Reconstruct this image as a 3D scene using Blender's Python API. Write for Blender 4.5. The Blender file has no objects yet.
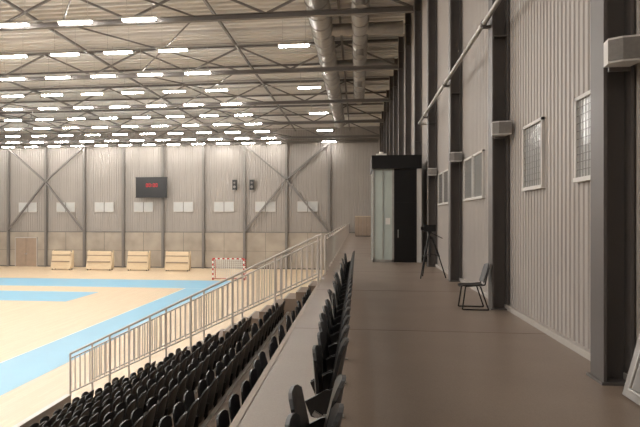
import bpy, math, random
from mathutils import Vector, Matrix
random.seed(4)
scene = bpy.context.scene
scene.view_settings.view_transform = 'Standard'

def s2l(c):
    return tuple(((v/255)/12.92 if v/255 <= .04045 else (((v/255)+.055)/1.055)**2.4) for v in c)

def mat(name, rgb, rough=.6, metal=0.0, noise=0.0, nscale=3.0, spec=.5, emit=0.0, bump=0.0, bscale=40.0, stretch=None):
    m = bpy.data.materials.new(name); m.use_nodes = True
    nt = m.node_tree; b = nt.nodes['Principled BSDF']
    col = s2l(rgb) + (1,)
    b.inputs['Base Color'].default_value = col
    b.inputs['Roughness'].default_value = rough
    b.inputs['Metallic'].default_value = metal
    b.inputs['Specular IOR Level'].default_value = spec
    if emit:
        b.inputs['Emission Color'].default_value = col
        b.inputs['Emission Strength'].default_value = emit
    tc = nt.nodes.new('ShaderNodeTexCoord')
    mp = nt.nodes.new('ShaderNodeMapping')
    nt.links.new(tc.outputs['Object'], mp.inputs['Vector'])
    if stretch: mp.inputs['Scale'].default_value = stretch
    if noise:
        n = nt.nodes.new('ShaderNodeTexNoise'); n.inputs['Scale'].default_value = nscale
        n.inputs['Detail'].default_value = 6
        nt.links.new(mp.outputs['Vector'], n.inputs['Vector'])
        r = nt.nodes.new('ShaderNodeValToRGB')
        r.color_ramp.elements[0].position = .3; r.color_ramp.elements[1].position = .7
        r.color_ramp.elements[0].color = tuple(v*(1-noise) for v in col[:3])+(1,)
        r.color_ramp.elements[1].color = tuple(min(1,v*(1+noise)) for v in col[:3])+(1,)
        nt.links.new(n.outputs['Fac'], r.inputs['Fac'])
        nt.links.new(r.outputs['Color'], b.inputs['Base Color'])
    if bump:
        n2 = nt.nodes.new('ShaderNodeTexNoise'); n2.inputs['Scale'].default_value = bscale
        nt.links.new(mp.outputs['Vector'], n2.inputs['Vector'])
        bm = nt.nodes.new('ShaderNodeBump'); bm.inputs['Strength'].default_value = bump; bm.inputs['Distance'].default_value=.01
        nt.links.new(n2.outputs['Fac'], bm.inputs['Height'])
        nt.links.new(bm.outputs['Normal'], b.inputs['Normal'])
    return m

class MB:
    def __init__(s): s.v=[]; s.f=[]; s.m=[]; s.sm=[]; s.mats=[]
    def mi(s, m):
        if m not in s.mats: s.mats.append(m)
        return s.mats.index(m)
    def add(s, vs, fs, m, smooth=False):
        o=len(s.v); s.v += [tuple(v) for v in vs]; k=s.mi(m)
        for f in fs: s.f.append([i+o for i in f]); s.m.append(k); s.sm.append(smooth)
    def box(s,x0,x1,y0,y1,z0,z1,m):
        vs=[(x,y,z) for x in (x0,x1) for y in (y0,y1) for z in (z0,z1)]
        s.add(vs,[(0,1,3,2),(4,6,7,5),(0,4,5,1),(2,3,7,6),(0,2,6,4),(1,5,7,3)],m)
    def beam(s,p0,p1,w,h,m,up=(0,0,1)):
        p0=Vector(p0);p1=Vector(p1);d=(p1-p0).normalized();u=Vector(up)
        if abs(d.dot(u))>.98: u=Vector((1,0,0))
        a=d.cross(u).normalized();b=a.cross(d).normalized()
        vs=[]
        for p in (p0,p1):
            for i,j in ((-1,-1),(1,-1),(1,1),(-1,1)): vs.append(p+a*w/2*i+b*h/2*j)
        s.add(vs,[(3,2,1,0),(4,5,6,7),(0,1,5,4),(1,2,6,5),(2,3,7,6),(3,0,4,7)],m)
    def ibeam(s,p0,p1,w,h,m,up=(0,0,1),t=.02):
        p0=Vector(p0);p1=Vector(p1);d=(p1-p0).normalized();u=Vector(up)
        a=d.cross(u).normalized();b=a.cross(d).normalized()
        s.beam(p0+b*(h/2-t/2),p1+b*(h/2-t/2),w,t,m,up)
        s.beam(p0-b*(h/2-t/2),p1-b*(h/2-t/2),w,t,m,up)
        s.beam(p0,p1,t,h-2*t,m,up)
    def cyl(s,p0,p1,r,m,seg=10,r1=None,cap=True):
        if r1 is None: r1=r
        p0=Vector(p0);p1=Vector(p1);d=(p1-p0).normalized();u=Vector((0,0,1))
        if abs(d.dot(u))>.98: u=Vector((1,0,0))
        a=d.cross(u).normalized();b=a.cross(d).normalized();vs=[]
        for p,q in ((p0,r),(p1,r1)):
            for i in range(seg):
                t=2*math.pi*i/seg; vs.append(p+a*q*math.cos(t)+b*q*math.sin(t))
        s.add(vs,[(i,(i+1)%seg,seg+(i+1)%seg,seg+i) for i in range(seg)],m,True)
        if cap: s.add(vs,[tuple(range(seg))[::-1],tuple(range(seg,2*seg))],m)
    def path(s,pts,r,m,seg=8):
        for i in range(len(pts)-1): s.cyl(pts[i],pts[i+1],r,m,seg)
    def shell(s,fn,nu,nv,off,m):
        off=Vector(off); g=[]
        for j in range(nv+1):
            for i in range(nu+1): g.append(Vector(fn(-1+2*i/nu, j/nv)))
        N=len(g); vs=g+[p+off for p in g]; fs=[]; W=nu+1
        for j in range(nv):
            for i in range(nu):
                a=j*W+i; fs.append((a,a+1,a+W+1,a+W)); fs.append((N+a,N+a+W,N+a+W+1,N+a+1))
        s.add(vs,fs,m,True)
        es=[]
        ring=[i for i in range(W)]+[j*W+nu for j in range(1,nv+1)]+[nv*W+i for i in range(nu-1,-1,-1)]+[j*W for j in range(nv-1,0,-1)]
        for k in range(len(ring)):
            a=ring[k];b=ring[(k+1)%len(ring)]; es.append((b,a,N+a,N+b))
        s.add(vs,es,m)
    def prism(s,poly,axis,a0,a1,m):
        n=len(poly)
        def P(p,a):
            return (a,p[0],p[1]) if axis=='x' else ((p[0],a,p[1]) if axis=='y' else (p[0],p[1],a))
        vs=[P(p,a0) for p in poly]+[P(p,a1) for p in poly]
        fs=[tuple(range(n)),tuple(range(2*n-1,n-1,-1))]+[(i,n+i,n+(i+1)%n,(i+1)%n) for i in range(n)]
        s.add(vs,fs,m)
    def done(s,name,recalc=True):
        me=bpy.data.meshes.new(name)
        vs=s.v; c=[(min(v[i] for v in vs)+max(v[i] for v in vs))/2 for i in range(3)]
        c[2]=min(v[2] for v in vs)
        me.from_pydata([(v[0]-c[0],v[1]-c[1],v[2]-c[2]) for v in vs],[],s.f)
        for m in s.mats: me.materials.append(m)
        for p,k,q in zip(me.polygons,s.m,s.sm): p.material_index=k; p.use_smooth=q
        if recalc:
            import bmesh
            b=bmesh.new(); b.from_mesh(me); bmesh.ops.recalc_face_normals(b,faces=b.faces); b.to_mesh(me); b.free()
        o=bpy.data.objects.new(name,me); o.location=c
        scene.collection.objects.link(o); return o

# ---------------- materials
M_panel = mat('wall_panel_paint',(167,160,154),.5,0,.04,.6)
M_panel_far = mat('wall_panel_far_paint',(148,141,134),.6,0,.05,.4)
M_conc = mat('precast_concrete',(161,151,138),.8,0,.18,.5,bump=.2)
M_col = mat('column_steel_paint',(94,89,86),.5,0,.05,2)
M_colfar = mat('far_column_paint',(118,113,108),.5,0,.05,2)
M_deck = mat('roof_deck_paint',(200,196,190),.6,0,.05,.5)
M_truss = mat('truss_steel_paint',(112,107,103),.5,0,.05,2)
M_galv = mat('galvanised_steel',(170,168,164),.4,.6,.1,6)
M_duct = mat('duct_steel',(158,155,151),.45,.5,.1,3)
M_lamp = mat('lamp_tube',(255,250,244),.5,emit=80)
M_white = mat('white_enamel',(225,222,215),.4,0,.03,3)
M_rail = mat('railing_paint',(214,206,198),.4,0,.04,4)
M_seat = mat('black_plastic',(22,21,22),.42,0,.2,8)
M_black = mat('black_paint',(14,13,13),.5,0,.2,5)
M_blackpanel = mat('black_panel',(8,8,9),.35,0,.1,2)
M_tier = mat('bleacher_plywood',(142,124,108),.6,0,.12,1.5,bump=.1)
M_board = mat('birch_board',(216,196,165),.5,0,.08,2,stretch=(1,1,8))
M_glass = mat('window_pane',(182,182,180),.15,0,.06,1.2)
M_glassg = mat('greenish_pane',(190,200,194),.12,0,.08,.8)
M_red = mat('red_led',(215,30,40),.5,emit=.6)
M_redp = mat('red_paint',(190,50,45),.5,0,.05,3)
M_blue = mat('court_blue',(128,186,214),.35,0,.03,.5)
M_line = mat('court_line_white',(236,236,232),.35,0,.02,.5)
M_door = mat('door_paint',(150,132,116),.5,0,.08,2)
M_net = mat('net_cord',(225,225,220),.7,0,.05,5)
M_kerb = mat('kerb_paint',(176,170,163),.6,0,.06,2)
M_edge = mat('edge_strip',(150,134,118),.5,0,.06,2)
M_joint = mat('floor_joint_seal',(92,80,70),.7,0,.06,2)
M_frame = mat('window_frame_paint',(205,202,197),.5,0,.04,2)
M_grey = mat('grey_laminate',(150,146,142),.4,0,.04,2)
M_spk = mat('speaker_shell',(205,202,198),.5,0,.04,3)
M_grille = mat('speaker_grille',(120,116,112),.6,.2,.1,30)

def wood_floor():
    m=bpy.data.materials.new('sports_parquet'); m.use_nodes=True; nt=m.node_tree; b=nt.nodes['Principled BSDF']
    tc=nt.nodes.new('ShaderNodeTexCoord'); mp=nt.nodes.new('ShaderNodeMapping')
    mp.inputs['Rotation'].default_value=(0,0,math.pi/2)
    br=nt.nodes.new('ShaderNodeTexBrick'); br.inputs['Scale'].default_value=1
    br.inputs['Brick Width'].default_value=2.2; br.inputs['Row Height'].default_value=.14
    br.inputs['Mortar Size'].default_value=.002
    br.inputs['Color1'].default_value=s2l((222,199,168))+(1,); br.inputs['Color2'].default_value=s2l((214,190,158))+(1,)
    br.inputs['Mortar'].default_value=s2l((190,162,130))+(1,)
    nt.links.new(tc.outputs['Object'],mp.inputs['Vector']); nt.links.new(mp.outputs['Vector'],br.inputs['Vector'])
    nt.links.new(br.outputs['Color'],b.inputs['Base Color']); b.inputs['Roughness'].default_value=.35
    return m
M_court=wood_floor()
def walk_floor():
    m=bpy.data.materials.new('walkway_screed'); m.use_nodes=True; nt=m.node_tree; b=nt.nodes['Principled BSDF']
    tc=nt.nodes.new('ShaderNodeTexCoord')
    n=nt.nodes.new('ShaderNodeTexNoise'); n.inputs['Scale'].default_value=.9; n.inputs['Detail'].default_value=8
    n2=nt.nodes.new('ShaderNodeTexNoise'); n2.inputs['Scale'].default_value=90; n2.inputs['Detail'].default_value=3
    r=nt.nodes.new('ShaderNodeValToRGB')
    r.color_ramp.elements[0].position=.25; r.color_ramp.elements[1].position=.75
    r.color_ramp.elements[0].color=s2l((130,115,102))+(1,); r.color_ramp.elements[1].color=s2l((142,127,114))+(1,)
    mx=nt.nodes.new('ShaderNodeMix'); mx.data_type='RGBA'; mx.blend_type='OVERLAY'; mx.inputs[0].default_value=.3
    nt.links.new(tc.outputs['Object'],n.inputs['Vector']); nt.links.new(tc.outputs['Object'],n2.inputs['Vector'])
    nt.links.new(n.outputs['Fac'],r.inputs['Fac']); nt.links.new(r.outputs['Color'],mx.inputs[6])
    nt.links.new(n2.outputs['Fac'],mx.inputs[7]); nt.links.new(mx.outputs[2],b.inputs['Base Color'])
    b.inputs['Roughness'].default_value=.4
    return m
M_walk=walk_floor()

# ---------------- dimensions
XW=2.78; XL=-49.2; YF=71.4; YB=-14.0; WZ=4.34; ROOF=16.9; CH=15.1; EYE=6.0

def corrugate(name, m, axis, a0, a1, base, z0, z1, sgn, pitch=.25, depth=.04, extra=None):
    b=MB(); prof=[]; a=a0
    while a<a1:
        for da,dd in ((0,0),(.45*pitch,0),(.55*pitch,depth),(.9*pitch,depth)): prof.append((a+da,base+sgn*dd))
        a+=pitch
    prof.append((a1,base)); n=len(prof); vs=[]
    for z in (z0,z1):
        for p in prof: vs.append((p[1],p[0],z) if axis=='y' else (p[0],p[1],z))
    b.add(vs,[(i,i+1,n+i+1,n+i) for i in range(n-1)],m)
    if axis=='y': b.box(base-sgn*.25, base-sgn*.02, a0,a1,z0,z1,m)
    else: b.box(a0,a1,min(base-sgn*.25,base-sgn*.02),max(base-sgn*.25,base-sgn*.02),z0,z1,m)
    if extra: extra(b)
    return b.done(name,False)

b=MB(); b.box(XL,XW+.3,YB,YF+.3,-.3,0,M_court); b.done('floor_court')
corrugate('wall_right',M_panel,'y',YB,YF,XW,WZ-.02,ROOF+.2,-1,.16,.018)
def far_extra(b):
    b.box(XL,-1.05,YF-.12,YF+.25,0,WZ,M_conc)
    b.box(XL,XW,YF-.16,YF+.1,WZ,WZ+.12,M_colfar)
corrugate('wall_far',M_panel_far,'x',XL,XW,YF,WZ,ROOF+.2,-1,.3,.02,far_extra)
corrugate('wall_left',M_panel_far,'y',YB,YF,XL,0,ROOF+.2,1,.3,.05)
corrugate('wall_back',M_panel_far,'x',XL,XW,YB,0,ROOF+.2,1,.3,.05)
# roof
b=MB(); prof=[]; y=YB; pitch=.6
while y<YF:
    for da,dz in ((0,0),(.4*pitch,0),(.5*pitch,.12),(.9*pitch,.12)): prof.append((y+da,ROOF+dz))
    y+=pitch
n=len(prof); vs=[(x,p[0],p[1]) for x in (XL-.2,XW+.2) for p in prof]
b.add(vs,[(i,i+1,n+i+1,n+i) for i in range(n-1)],M_deck)
b.box(XL-.2,XW+.2,YB-.2,YF+.3,ROOF+.2,ROOF+.4,M_deck)
b.done('ceiling',False)

# walkway
b=MB(); b.box(-1.0,XW+.25,YB,YF,0,WZ,M_walk)
for k in range(-2,14):
    yy=4.1+5*k
    if yy<YF: b.box(-.95,2.70,yy-.006,yy+.006,WZ-.001,WZ+.0015,M_joint)
b.done('floor_walkway')
b=MB()
b.box(2.70,XW+.02,YB,YF,WZ,WZ+.09,M_kerb); b.done('baseboard_right')

# ---------------- right columns
CY=[-8.6,-3.6,1.4]+[6.4+5*k for k in range(13)]
for cy in CY:
    b=MB(); x0=2.45; x1=XW-.04; w=.34; t=.03
    b.box(x0,x0+t,cy,cy+w,WZ,ROOF,M_col)
    b.box(x1-t,x1,cy,cy+w,WZ,ROOF,M_col)
    b.box(x0+t,x1-t,cy+w/2-.012,cy+w/2+.012,WZ,ROOF,M_col)
    b.box(x0-.03,x1,cy-.04,cy+w+.04,WZ,WZ+.025,M_col)
    for z in (WZ+5,CH-.1,CH+.9): b.box(x0+t,x1-t,cy+.01,cy+w-.01,z,z+.02,M_col)
    b.done('steel_column')

def wall_window(y0,y1,z0,z1,idx):
    b=MB(); xs=XW-.045; f=.045
    b.box(xs-.02,XW,y0,y0+f,z0,z1,M_frame); b.box(xs-.02,XW,y1-f,y1,z0,z1,M_frame)
    b.box(xs-.02,XW,y0,y1,z1-f,z1,M_frame); b.box(xs-.03,XW,y0-.02,y1+.02,z0-.01,z0+f,M_frame)
    b.box(xs+.018,XW-.01,y0+f,y1-f,z0+f,z1-f,M_glass)
    n=int((y1-y0-2*f)/.09)
    for i in range(1,n):
        yy=y0+f+i*(y1-y0-2*f)/n; b.box(xs-.004,xs+.002,yy-.004,yy+.004,z0+f,z1-f,M_col)
    n=int((z1-z0-2*f)/.09)
    for i in range(1,n):
        zz=z0+f+i*(z1-z0-2*f)/n; b.box(xs-.004,xs+.002,y0+f,y1-f,zz-.004,zz+.004,M_col)
    b.done('window_%d'%idx)
wi=1
for (a,c) in [(2.2,3.2),(4.3,5.3),(6.95,8.0),(9.35,10.4),(13.6,14.72),(14.8,15.95),(18.6,19.7),(19.78,20.9),(28.6,29.7),(29.8,30.9),(38.6,39.7),(39.8,40.9)]:
    wall_window(a,c,EYE+.47,EYE+1.52,wi); wi+=1

# long pipe
b=MB(); px=2.33; pz=EYE+3.63
b.cyl((px,-6,pz),(px,23.3,pz),.045,M_galv,12)
b.cyl((px,23.3,pz),(2.7,23.6,pz),.045,M_galv,12)
for cy in CY:
    if cy<23: b.box(px-.02,2.47,cy+.12,cy+.2,pz-.09,pz-.045,M_col); b.cyl((px,cy+.1,pz),(px,cy+.22,pz),.06,M_col,12)
b.done('wall_pipe')

# loudspeakers on near side of columns
for cy in (6.4,11.4,16.4,21.4,31.4,41.4):
    b=MB(); z=EYE+1.62; f=cy-.32
    b.prism([(2.66,cy-.08),(2.42,cy-.08),(2.40,f+.08),(2.50,f),(2.70,f-.04)],'z',z-.12,z+.12,M_spk)
    b.prism([(2.395,f+.07),(2.40,f+.085),(2.505,f+.005),(2.70,f-.035),(2.70,f-.052),(2.498,f-.012)],'z',z-.10,z+.10,M_grille)
    b.box(2.5,2.56,cy-.09,cy+.16,z-.05,z+.03,M_col)
    b.box(2.47,2.66,cy-.08,cy-.05,z-.16,z+.16,M_col)
    b.done('wall_loudspeaker')

# ---------------- far wall columns / braces / windows
FX=[-3.3-5.08*k for k in range(9)]
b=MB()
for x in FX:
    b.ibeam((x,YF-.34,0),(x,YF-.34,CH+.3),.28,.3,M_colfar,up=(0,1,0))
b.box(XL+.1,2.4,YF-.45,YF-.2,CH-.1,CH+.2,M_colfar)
for cx in (FX[1],FX[7]):
    for s in (-1,1):
        b.beam((cx,YF-.55,10.7),(cx+s*5.0,YF-.55,14.9),.2,.2,M_truss)
        b.beam((cx,YF-.55,10.7),(cx+s*5.0,YF-.55,4.6),.2,.2,M_truss)
b.done('steel_bracing_frame')
for i in range(8):
    xc=(FX[i]+FX[i+1])/2
    b=MB(); z0,z1=6.85,8.1
    b.box(xc-1.25,xc+1.25,YF-.14,YF-.05,z0,z1,M_kerb)
    b.box(xc-1.17,xc-.05,YF-.16,YF-.13,z0+.08,z1-.08,M_glass)
    b.box(xc+.05,xc+1.17,YF-.16,YF-.13,z0+.08,z1-.08,M_glass)
    b.box(xc-.05,xc+.05,YF-.17,YF-.13,z0,z1,M_colfar)
    b.done('window_%d'%wi); wi+=1
# far door
b=MB(); xd=-41.6
b.box(xd-1.5,xd-1.4,YF-.26,YF-.165,0,3.7,M_kerb);b.box(xd+1.4,xd+1.5,YF-.26,YF-.165,0,3.7,M_kerb);b.box(xd-1.5,xd+1.5,YF-.26,YF-.165,3.6,3.7,M_kerb)
b.box(xd-1.4,xd-.02,YF-.24,YF-.165,0,3.6,M_door); b.box(xd+.02,xd+1.4,YF-.24,YF-.165,0,3.6,M_door)
b.box(xd-.14,xd-.08,YF-.3,YF-.24,1.5,1.7,M_galv); b.box(xd+.08,xd+.14,YF-.3,YF-.24,1.5,1.7,M_galv)
b.done('door_1')
b=MB()
for k in range(9):
    b.box(FX[0]-2.54-5.08*k-.02,FX[0]-2.54-5.08*k+.02,YF-.128,YF-.11,0,WZ,M_col)
b.box(XL,-1.05,YF-.128,YF-.11,2.1,2.13,M_col)
b.box(XL,-1.05,YF-.15,YF-.11,0,.12,M_col)
b.done('trim_1')

# scoreboard (hung in front of the columns)
b=MB(); sx0,sx1=-26.8,-22.9; sz0,sz1=8.6,11.1; ys=YF-.95
b.box(sx0,sx1,ys-.1,ys+.1,sz0,sz1,M_blackpanel)
b.box(sx0+.2,sx1-.2,ys+.1,ys+.2,sz1-.5,sz1-.3,M_col); b.box(sx0+.2,sx1-.2,ys+.1,ys+.2,sz0+.3,sz0+.5,M_col)
b.box(-23.9,-23.5,ys+.2,YF-.5,sz1-.5,sz1-.3,M_col)
for (xx,zz) in ((sx0,sz0),(sx0,sz1-.06)): b.box(xx-.03,sx1+.03,ys-.14,ys+.1,zz,zz+.06,M_black)
def seg7(b,x,z,w,h,ch,m,y):
    S={'0':'abcdef','1':'bc','2':'abged','3':'abgcd','4':'fgbc','5':'afgcd','8':'abcdefg'}[ch]; t=w*.16
    R={'a':(x,x+w,z+h-t,z+h),'d':(x,x+w,z,z+t),'g':(x,x+w,z+h/2-t/2,z+h/2+t/2),'f':(x,x+t,z+h/2,z+h),'b':(x+w-t,x+w,z+h/2,z+h),'e':(x,x+t,z,z+h/2),'c':(x+w-t,x+w,z,z+h/2)}
    for c in S: r=R[c]; b.box(r[0],r[1],y-.02,y,r[2],r[3],m)
xx=-25.5
for c in '00': seg7(b,xx,9.9,.22,.42,c,M_red,ys-.1); xx+=.34
b.box(xx+.0,xx+.07,ys-.12,ys-.1,9.98,10.05,M_red); b.box(xx,xx+.07,ys-.12,ys-.1,10.17,10.24,M_red); xx+=.2
for c in '00': seg7(b,xx,9.9,.22,.42,c,M_red,ys-.1); xx+=.34
b.done('scoreboard')
for x in (-14.6,-12.5):
    b=MB(); b.box(x-.25,x+.25,YF-.75,YF-.35,9.5,10.7,M_black); b.box(x-.05,x+.05,YF-.35,YF-.17,10,10.2,M_col)
    b.cyl((x,YF-.79,9.85),(x,YF-.75,9.85),.17,M_grille,12); b.cyl((x,YF-.79,10.35),(x,YF-.75,10.35),.12,M_grille,12)
    b.done('hall_loudspeaker')

# wooden boards trolleys by far wall
for x,w in ((-34.6,2.4),(-29.9,3.0),(-25.2,2.5),(-20.5,2.8)):
    b=MB(); y=67.0; h=2.25
    b.box(x-w/2,x+w/2,y-.45,y+.45,.16,.28,M_board)
    for i in range(4):
        yy=y-.32+i*.2
        b.prism([(yy,.28),(yy+.06,.28),(yy+.16,h-.1*i),(yy+.1,h-.1*i)],'x',x-w/2+.06,x+w/2-.06,M_board)
    for s in (-1,1):
        b.prism([(y-.45,.28),(y+.45,.28),(y+.5,h+.05),(y+.25,h+.05)],'x',x+s*w/2-.04,x+s*w/2+.04,M_board)
    b.box(x-w/2,x+w/2,y-.44,y-.38,.28,.5,M_board)
    b.beam((x-w/2+.1,y-.4,1.0),(x+w/2-.1,y-.36,1.0),.05,.14,M_door)
    b.beam((x-w/2,y-.3,1.75),(x+w/2,y-.3,1.75),.05,.1,M_door)
    for sx in (-1,1):
        for sy in (-.35,.35): b.cyl((x+sx*(w/2-.15)-.03,y+sy,.08),(x+sx*(w/2-.15)+.03,y+sy,.08),.08,M_black,10)
    b.done('wooden_board_trolley')

# handball goal
b=MB(); gx0,gx1=-14.1,-11.0; gy=57.8; r=.05
def striped(p0,p1,n):
    p0=Vector(p0);p1=Vector(p1)
    for i in range(n): b.beam(p0.lerp(p1,i/n),p0.lerp(p1,(i+1)/n),.12,.12,M_redp if i%2==0 else M_white)
striped((gx0,gy,0),(gx0,gy,2.1),9); striped((gx1,gy,0),(gx1,gy,2.1),9); striped((gx0,gy,2.1),(gx1,gy,2.1),13)
for gx in (gx0,gx1):
    b.path([(gx,gy,2.1),(gx,gy+.9,2.0),(gx,gy+1.1,.05),(gx,gy,.05)],.03,M_redp,6)
b.path([(gx0,gy+1.1,.05),(gx1,gy+1.1,.05)],.03,M_redp,6)
for i in range(1,16):
    x=gx0+(gx1-gx0)*i/16; b.path([(x,gy+.03,2.08),(x,gy+.9,2.0),(x,gy+1.1,.05)],.02,M_net,4)
for i in range(1,11):
    z=.2*i-.1; yy=gy+1.1-.2*(z/2)
    b.path([(gx0,gy+.02,z),(gx0,yy,z),(gx1,yy,z),(gx1,gy+.02,z)],.02,M_net,4)
b.done('handball_goal')

# court markings
b=MB(); e0,e1=.002,.006
b.box(-14.7,-12.0,-8,57,e0,e1,M_blue)
b.box(-47,-14.7,50.5,57,e0,e1,M_blue)
b.box(-47,-21.0,41.2,46.8,e0,e1,M_blue)
b.box(-47,-12.1,50.42,50.5,e1,e1+.003,M_line); b.box(-14.78,-14.7,-8,50.5,e1,e1+.003,M_line)
b.box(-47,-21.0,46.8,46.88,e0,e1,M_line)
b.done('court_markings')

# ---------------- roof trusses
for ty in [-3.6,6.4,16.4,26.4,36.4,46.4,56.4,66.4]:
    b=MB(); yc=ty+.17
    b.ibeam((XL,yc,CH),(2.42,yc,CH),.24,.24,M_truss)
    b.ibeam((XL,yc,ROOF-.14),(2.42,yc,ROOF-.14),.26,.26,M_truss)
    step=3.2; x=2.35; up=False
    while x-step>XL:
        z0,z1=(CH+.1,ROOF-.25)
        b.beam((x,yc,z1 if up else z0),(x-step,yc,z0 if up else z1),.1,.1,M_truss,up=(0,1,0))
        x-=step; up=not up
    b.done('roof_truss')
b=MB()
for yy in [1.57,11.57,21.57,31.57,41.57,51.57,61.57]:
    b.ibeam((XL,yy,ROOF-.12),(2.42,yy,ROOF-.12),.18,.24,M_truss)
for yy in [4+2.5*k for k in range(27)]:
    b.beam((XL,yy,ROOF-.05),(2.42,yy,ROOF-.05),.08,.1,M_deck)
for x in (-.9,-7.3,-16.9,-26.5,-36.1,-45.7):
    b.beam((x,YB,ROOF-.33),(x,YF,ROOF-.33),.12,.14,M_truss)
for y0 in (16.57,26.57,36.57,46.57,56.57):
    for x in (-7.3,-26.5):
        b.cyl((x,y0,CH+.1),(x-6.4,y0+10,CH+.1),.045,M_truss,6); b.cyl((x-6.4,y0,CH+.1),(x,y0+10,CH+.1),.045,M_truss,6)
b.done('roof_beams')

# lamps
b=MB(); LZ=CH-.15
rows=[-9,-4,1,6,11]+[16+5*k for k in range(12)]
for ri,yy in enumerate(rows):
    yy=min(yy,70)
    xs=[-9.75-3.05*j for j in range(13)]
    if ri%2==0: xs=[-3.25]+xs
    b.box(XL+1,xs[0]+.8 ,yy-.03,yy+.03,LZ+.18,LZ+.22,M_galv)
    for x in xs:
        b.box(x-.8,x+.8,yy-.12,yy+.12,LZ+.07,LZ+.14,M_white)
        b.box(x-.76,x+.76,yy-.09,yy+.09,LZ,LZ+.07,M_lamp)
        for s in (-.6,.6): b.cyl((x+s,yy,LZ+.14),(x+s,yy,ROOF-.05),.012,M_galv,5)
b.done('ceiling_luminaires')

# ducts
def duct(b,pts,r):
    for i in range(len(pts)-1):
        p0=Vector(pts[i]);p1=Vector(pts[i+1]); b.cyl(p0,p1,r,M_duct,20)
        L=(p1-p0).length; n=max(1,int(L/1.5)); d=(p1-p0).normalized()
        for k in range(n+1):
            c=p0.lerp(p1,k/n); b.cyl(c-d*.03,c+d*.03,r+.03,M_duct,20)
b=MB(); dz=15.9
duct(b,[(-1.8,10,dz),(-1.8,62,dz)],.55)
duct(b,[(-1.8,38.9,dz),(2.3,38.9,dz)],.35)
duct(b,[(-1.8,31.5,dz),(2.3,31.5,dz)],.3)
for y in range(12,62,5): b.cyl((-1.8,y+.5,dz+.5),(-1.8,y+.5,ROOF),.012,M_galv,5)
b.done('ventilation_duct')
b=MB()
duct(b,[(.15,10,dz),(.15,50,dz)],.42)
for k in range(4): duct(b,[(.15,18+8*k,dz),(.15,18+8*k,dz-.75)],.2)
for y in range(12,50,5): b.cyl((.15,y+.5,dz+.38),(.15,y+.5,ROOF),.012,M_galv,5)
b.done('ventilation_duct')

# ---------------- bleachers
NT=8; run=.9; rise=.433; DROP=.46
def TZ(k): return WZ-DROP-rise*k
b=MB()
for k in range(1,NT+1):
    x1=-1.0-run*(k-1); x0=x1-run; z=TZ(k)
    b.box(x0,x1,-8,16.4,0,z,M_tier)
    b.box(x0-.012,x0+.05,-8,16.4,z-.03,z+.006,M_kerb)
b.box(-8.3,-8.2,-8,16.4,0,.9,M_rail)
b.box(-8.33,-8.17,-8,16.4,.9,.94,M_rail)
b.box(-1.012,-.95,-8,16.4,WZ-.04,WZ+.006,M_edge)
b.done('bleacher_tiers')

def seat(b,xb,y,z,fold):
    W=.222; zb=z+.37
    def back(u,v):
        w=W*(1-.12*v**3); zz=zb+v*.44-.07*abs(u)**3*v
        return (xb+.02+.09*v-.045*u*u, y+u*w, zz)
    b.shell(back,6,4,(.022,0,0),M_seat)
    ca,sa=math.cos(fold),math.sin(fold)
    def pan(u,v):
        r_=.37*v-.05*abs(u)**3*v; w=W*.93
        dip=.02*(1-u*u)
        return (xb-.06-r_*ca-dip*sa, y+u*w, zb+.01+r_*sa-dip*ca)
    b.shell(pan,6,3,(-.02*sa,0,-.02*ca),M_seat)
    for s in (-1,1):
        yy=y+s*.235
        b.prism([(xb+.04,zb-.08),(xb+.08,zb+.16),(xb-.02,zb+.14),(xb-.16,zb+.06),(xb-.12,zb-.04)],'y',yy-.01,yy+.01,M_seat)
def leg(b,xb,y,z):
    b.beam((xb+.02,y,z+.01),(xb-.02,y,z+.33),.05,.05,M_galv,up=(0,1,0))
    b.box(xb-.12,xb+.08,y-.035,y+.035,z,z+.014,M_galv)
    b.beam((xb-.02,y,z+.31),(xb-.1,y,z+.36),.03,.03,M_galv)

def seat_row(xb,z,y0,y1,skip=()):
    b=MB(); y=y0; i=0
    while y<=y1:
        if not any(a<=y<=c for a,c in skip):
            seat(b,xb,y,z,math.radians(random.choice((78,82,85,86,74))))
            if i%2==0: leg(b,xb,y-.26,z)
        y+=.52; i+=1
    segs=[(y0-.25,y1+.2)]
    for a,c in skip:
        segs=[(segs[0][0],a-.1),(c+.1,segs[-1][1])]
    for a,c in segs: b.beam((xb-.01,a,z+.32),(xb-.01,c,z+.32),.05,.06,M_galv)
    b.done('stadium_seat_row')
seat_row(-.19,WZ+.0,2.2,16.6,skip=((3.6,3.9),))
for k in range(1,NT+1):
    seat_row(-1.0-run*(k-1)-.13,TZ(k)+.002,.8,16.0)

# ---------------- stair and railings
b=MB(); n=22; w=7.6/n
for i in range(n):
    z=WZ-(i+1)*WZ/(n+1); x1=-1.0-i*w
    b.box(x1-w,x1,16.62,17.95,0,z,M_tier); b.box(x1-w,x1-w+.04,16.62,17.95,z,z+.005,M_kerb)
b.done('stair')
def rail_slope(y,X0,X1,z0,z1,name):
    b=MB(); H=1.2
    def zf(x): return z0+(z1-z0)*(x-X0)/(X1-X0)
    b.cyl((X0,y,zf(X0)+H),(X1,y,zf(X1)+H),.034,M_rail,10)
    b.cyl((X0,y,zf(X0)+H-.14),(X1,y,zf(X1)+H-.14),.02,M_rail,8)
    b.cyl((X0,y,zf(X0)+.08),(X1,y,zf(X1)+.08),.024,M_rail,8)
    n=int(abs(X1-X0)/.15)
    for i in range(n+1):
        x=X0+(X1-X0)*i/n
        if i%8==0 or i==n: b.cyl((x,y,zf(x)-.45),(x,y,zf(x)+H),.032,M_rail,8)
        else: b.cyl((x,y,zf(x)+.08),(x,y,zf(x)+H-.14),.018,M_rail,6)
    b.done(name)
rail_slope(16.52,-1.06,-8.28,WZ,WZ-3.465,'stair_railing')
rail_slope(17.99,-1.06,-8.28,WZ,WZ-3.465,'stair_railing')
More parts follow.
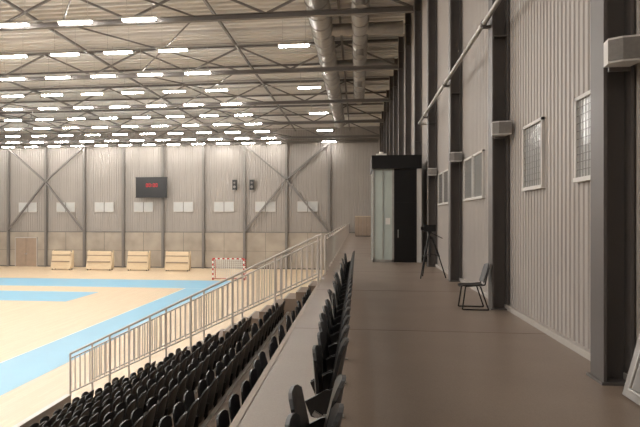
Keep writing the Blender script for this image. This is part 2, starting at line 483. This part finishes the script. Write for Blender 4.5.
b=MB(); H=1.15; x=-1.0+.05; y0,y1=18.0,YF-.2
for z,r in ((H,.03),(H-.14,.018),(.1,.018)): b.cyl((x,y0,WZ+z),(x,y1,WZ+z),r,M_rail,8)
n=int((y1-y0)/.17)
for i in range(n+1):
    y=y0+(y1-y0)*i/n
    if i%9==0: b.cyl((x,y,WZ),(x,y,WZ+H),.026,M_rail,8)
    else: b.cyl((x,y,WZ+.1),(x,y,WZ+H-.14),.011,M_rail,5)
b.done('balcony_railing')

# ---------------- vestibule box at walkway
b=MB(); y0,y1=23.4,26.3; top=WZ+3.58; XR=2.43
b.box(.55,XR,y0-.12,y1,top,top+.52,M_blackpanel)
b.box(.6,.66,y0,y0+.08,WZ,top,M_galv); b.box(1.33,1.4,y0,y0+.08,WZ,top,M_galv)
b.box(.66,1.33,y0+.03,y0+.05,WZ+.08,top,M_glassg); b.box(.6,1.4,y0,y0+.08,WZ,WZ+.1,M_galv)
b.box(.97,1.0,y0+.01,y0+.07,WZ+.1,top,M_galv)
b.box(.6,.63,y0+.08,y1,WZ+.1,top,M_glassg); b.box(.58,.66,y0,y1,WZ,WZ+.1,M_galv)
for k in range(1,4): b.box(.585,.64,y0+k*.9-.03,y0+k*.9+.03,WZ,top,M_galv)
b.box(1.4,2.25,y0+.02,y0+.09,WZ,top,M_blackpanel)
b.box(1.4,1.46,y0-.02,y0+.02,WZ,top,M_black); b.box(2.19,2.25,y0-.02,y0+.02,WZ,top,M_black)
b.box(1.46,2.19,y0-.02,y0+.02,WZ+2.3,WZ+2.34,M_black)
b.cyl((1.55,y0-.06,WZ+.95),(1.55,y0-.06,WZ+1.25),.014,M_galv,8)
b.box(2.25,XR,y0,y0+.1,WZ,top,M_frame)
b.box(.63,XR,y1-.06,y1,WZ,top,M_kerb)
b.box(1.08,1.26,y0+.02,y0+.03,WZ+1.45,WZ+1.7,M_white)
b.done('entrance_vestibule')
b=MB(); b.box(.75,1.15,24,24.4,top+.52,top+.66,M_white); b.cyl((.95,24.2,top+.66),(.95,24.2,top+.74),.08,M_white,12); b.done('ventilation_cowl')

b=MB(); b.box(-.2,.5,57.6,58.3,WZ+.06,WZ+1.9,M_door); b.box(.52,1.3,57.6,58.3,WZ+.06,WZ+1.9,M_door)
b.box(-.15,1.25,57.65,58.25,WZ,WZ+.06,M_black)
b.box(-.22,1.32,57.58,58.32,WZ+1.9,WZ+1.94,M_board)
for x in (.14,.9): b.box(x-.006,x+.006,57.585,57.6,WZ+.1,WZ+1.86,M_black); b.box(x+.04,x+.06,57.57,57.6,WZ+1,WZ+1.15,M_galv)
b.done('storage_cabinet')

# ---------------- chair (faces the court)
def chair(cx,cy,z):
    b=MB()
    def pan(u,v): return (cx+.2-.42*v, cy+u*.21*(1-.1*v), z+.45+.02*u*u-.015*math.sin(v*math.pi)+ (.0 if v<.8 else -.03*(v-.8)/.2))
    b.shell(pan,6,6,(0,0,-.018),M_seat)
    def back(u,v): return (cx+.2+.09*v-.03*u*u, cy+u*.2*(1-.15*v**3), z+.5+.34*v-.03*abs(u)**3*v)
    b.shell(back,6,5,(.018,0,0),M_seat)
    for s in (-1,1):
        yy=cy+s*.2
        b.path([(cx+.27,yy*1+0,z+.78),(cx+.2,yy,z+.46),(cx-.14,yy,z+.43),(cx-.2,yy+s*.02,z+.012),(cx+.26,yy+s*.02,z+.012),(cx+.12,yy,z+.43)],.013,M_black,8)
    b.cyl((cx-.14,cy-.2,z+.425),(cx-.14,cy+.2,z+.425),.01,M_black,8)
    b.cyl((cx+.12,cy-.2,z+.425),(cx+.12,cy+.2,z+.425),.01,M_black,8)
    b.done('stacking_chair')
chair(2.1,11.5,WZ)

# ---------------- tripod
b=MB(); tx,ty=2.02,17.3
for a in (90,210,330):
    t=math.radians(a+20); d=Vector((math.cos(t),math.sin(t),0)); p=Vector((tx,ty,WZ))
    b.cyl(p+d*.06+Vector((0,0,1.15)),p+d*.26+Vector((0,0,.6)),.024,M_black,8)
    b.cyl(p+d*.25+Vector((0,0,.62)),p+d*.44+Vector((0,0,.01)),.017,M_black,8)
    b.cyl(p+d*.22+Vector((0,0,.64)),p+Vector((0,0,.68)),.01,M_black,6)
b.cyl((tx,ty,WZ+.6),(tx,ty,WZ+1.25),.022,M_black,10)
b.cyl((tx,ty,WZ+1.1),(tx,ty,WZ+1.18),.055,M_black,12)
b.box(tx-.05,tx+.05,ty-.05,ty+.05,WZ+1.25,WZ+1.31,M_black)
b.box(tx-.16,tx+.16,ty-.07,ty+.07,WZ+1.31,WZ+1.5,M_black)
b.cyl((tx-.24,ty,WZ+1.4),(tx-.16,ty,WZ+1.4),.05,M_black,12)
b.cyl((tx+.02,ty,WZ+1.28),(tx+.34,ty-.1,WZ+1.12),.012,M_black,6)
b.done('camera_tripod')

# ---------------- folded table leaning on wall
b=MB()
p=[(2.46,WZ+.02),(2.50,WZ+.02),(2.70,WZ+.78),(2.66,WZ+.78)]
b.prism(p,'y',4.6,6.0,M_grey)
for yy in (4.8,5.8):
    b.path([(2.44,yy,WZ+.12),(2.60,yy,WZ+.68)],.015,M_galv,8)
b.path([(2.44,4.8,WZ+.12),(2.44,5.8,WZ+.12)],.015,M_galv,8)
b.done('folding_table')

# ---------------- world + camera
w=bpy.data.worlds.new('World'); scene.world=w; w.use_nodes=True
w.node_tree.nodes['Background'].inputs[0].default_value=(.8,.85,1,1); w.node_tree.nodes['Background'].inputs[1].default_value=.3
cam=bpy.data.cameras.new('camera'); co=bpy.data.objects.new('camera',cam); scene.collection.objects.link(co)
co.location=(0,0,EYE); co.rotation_euler=(math.radians(90),0,math.radians(7.6))
cam.sensor_width=36; cam.lens=33.75; cam.shift_x=.067; cam.shift_y=.0086; cam.clip_end=300; cam.clip_start=.05
scene.camera=co
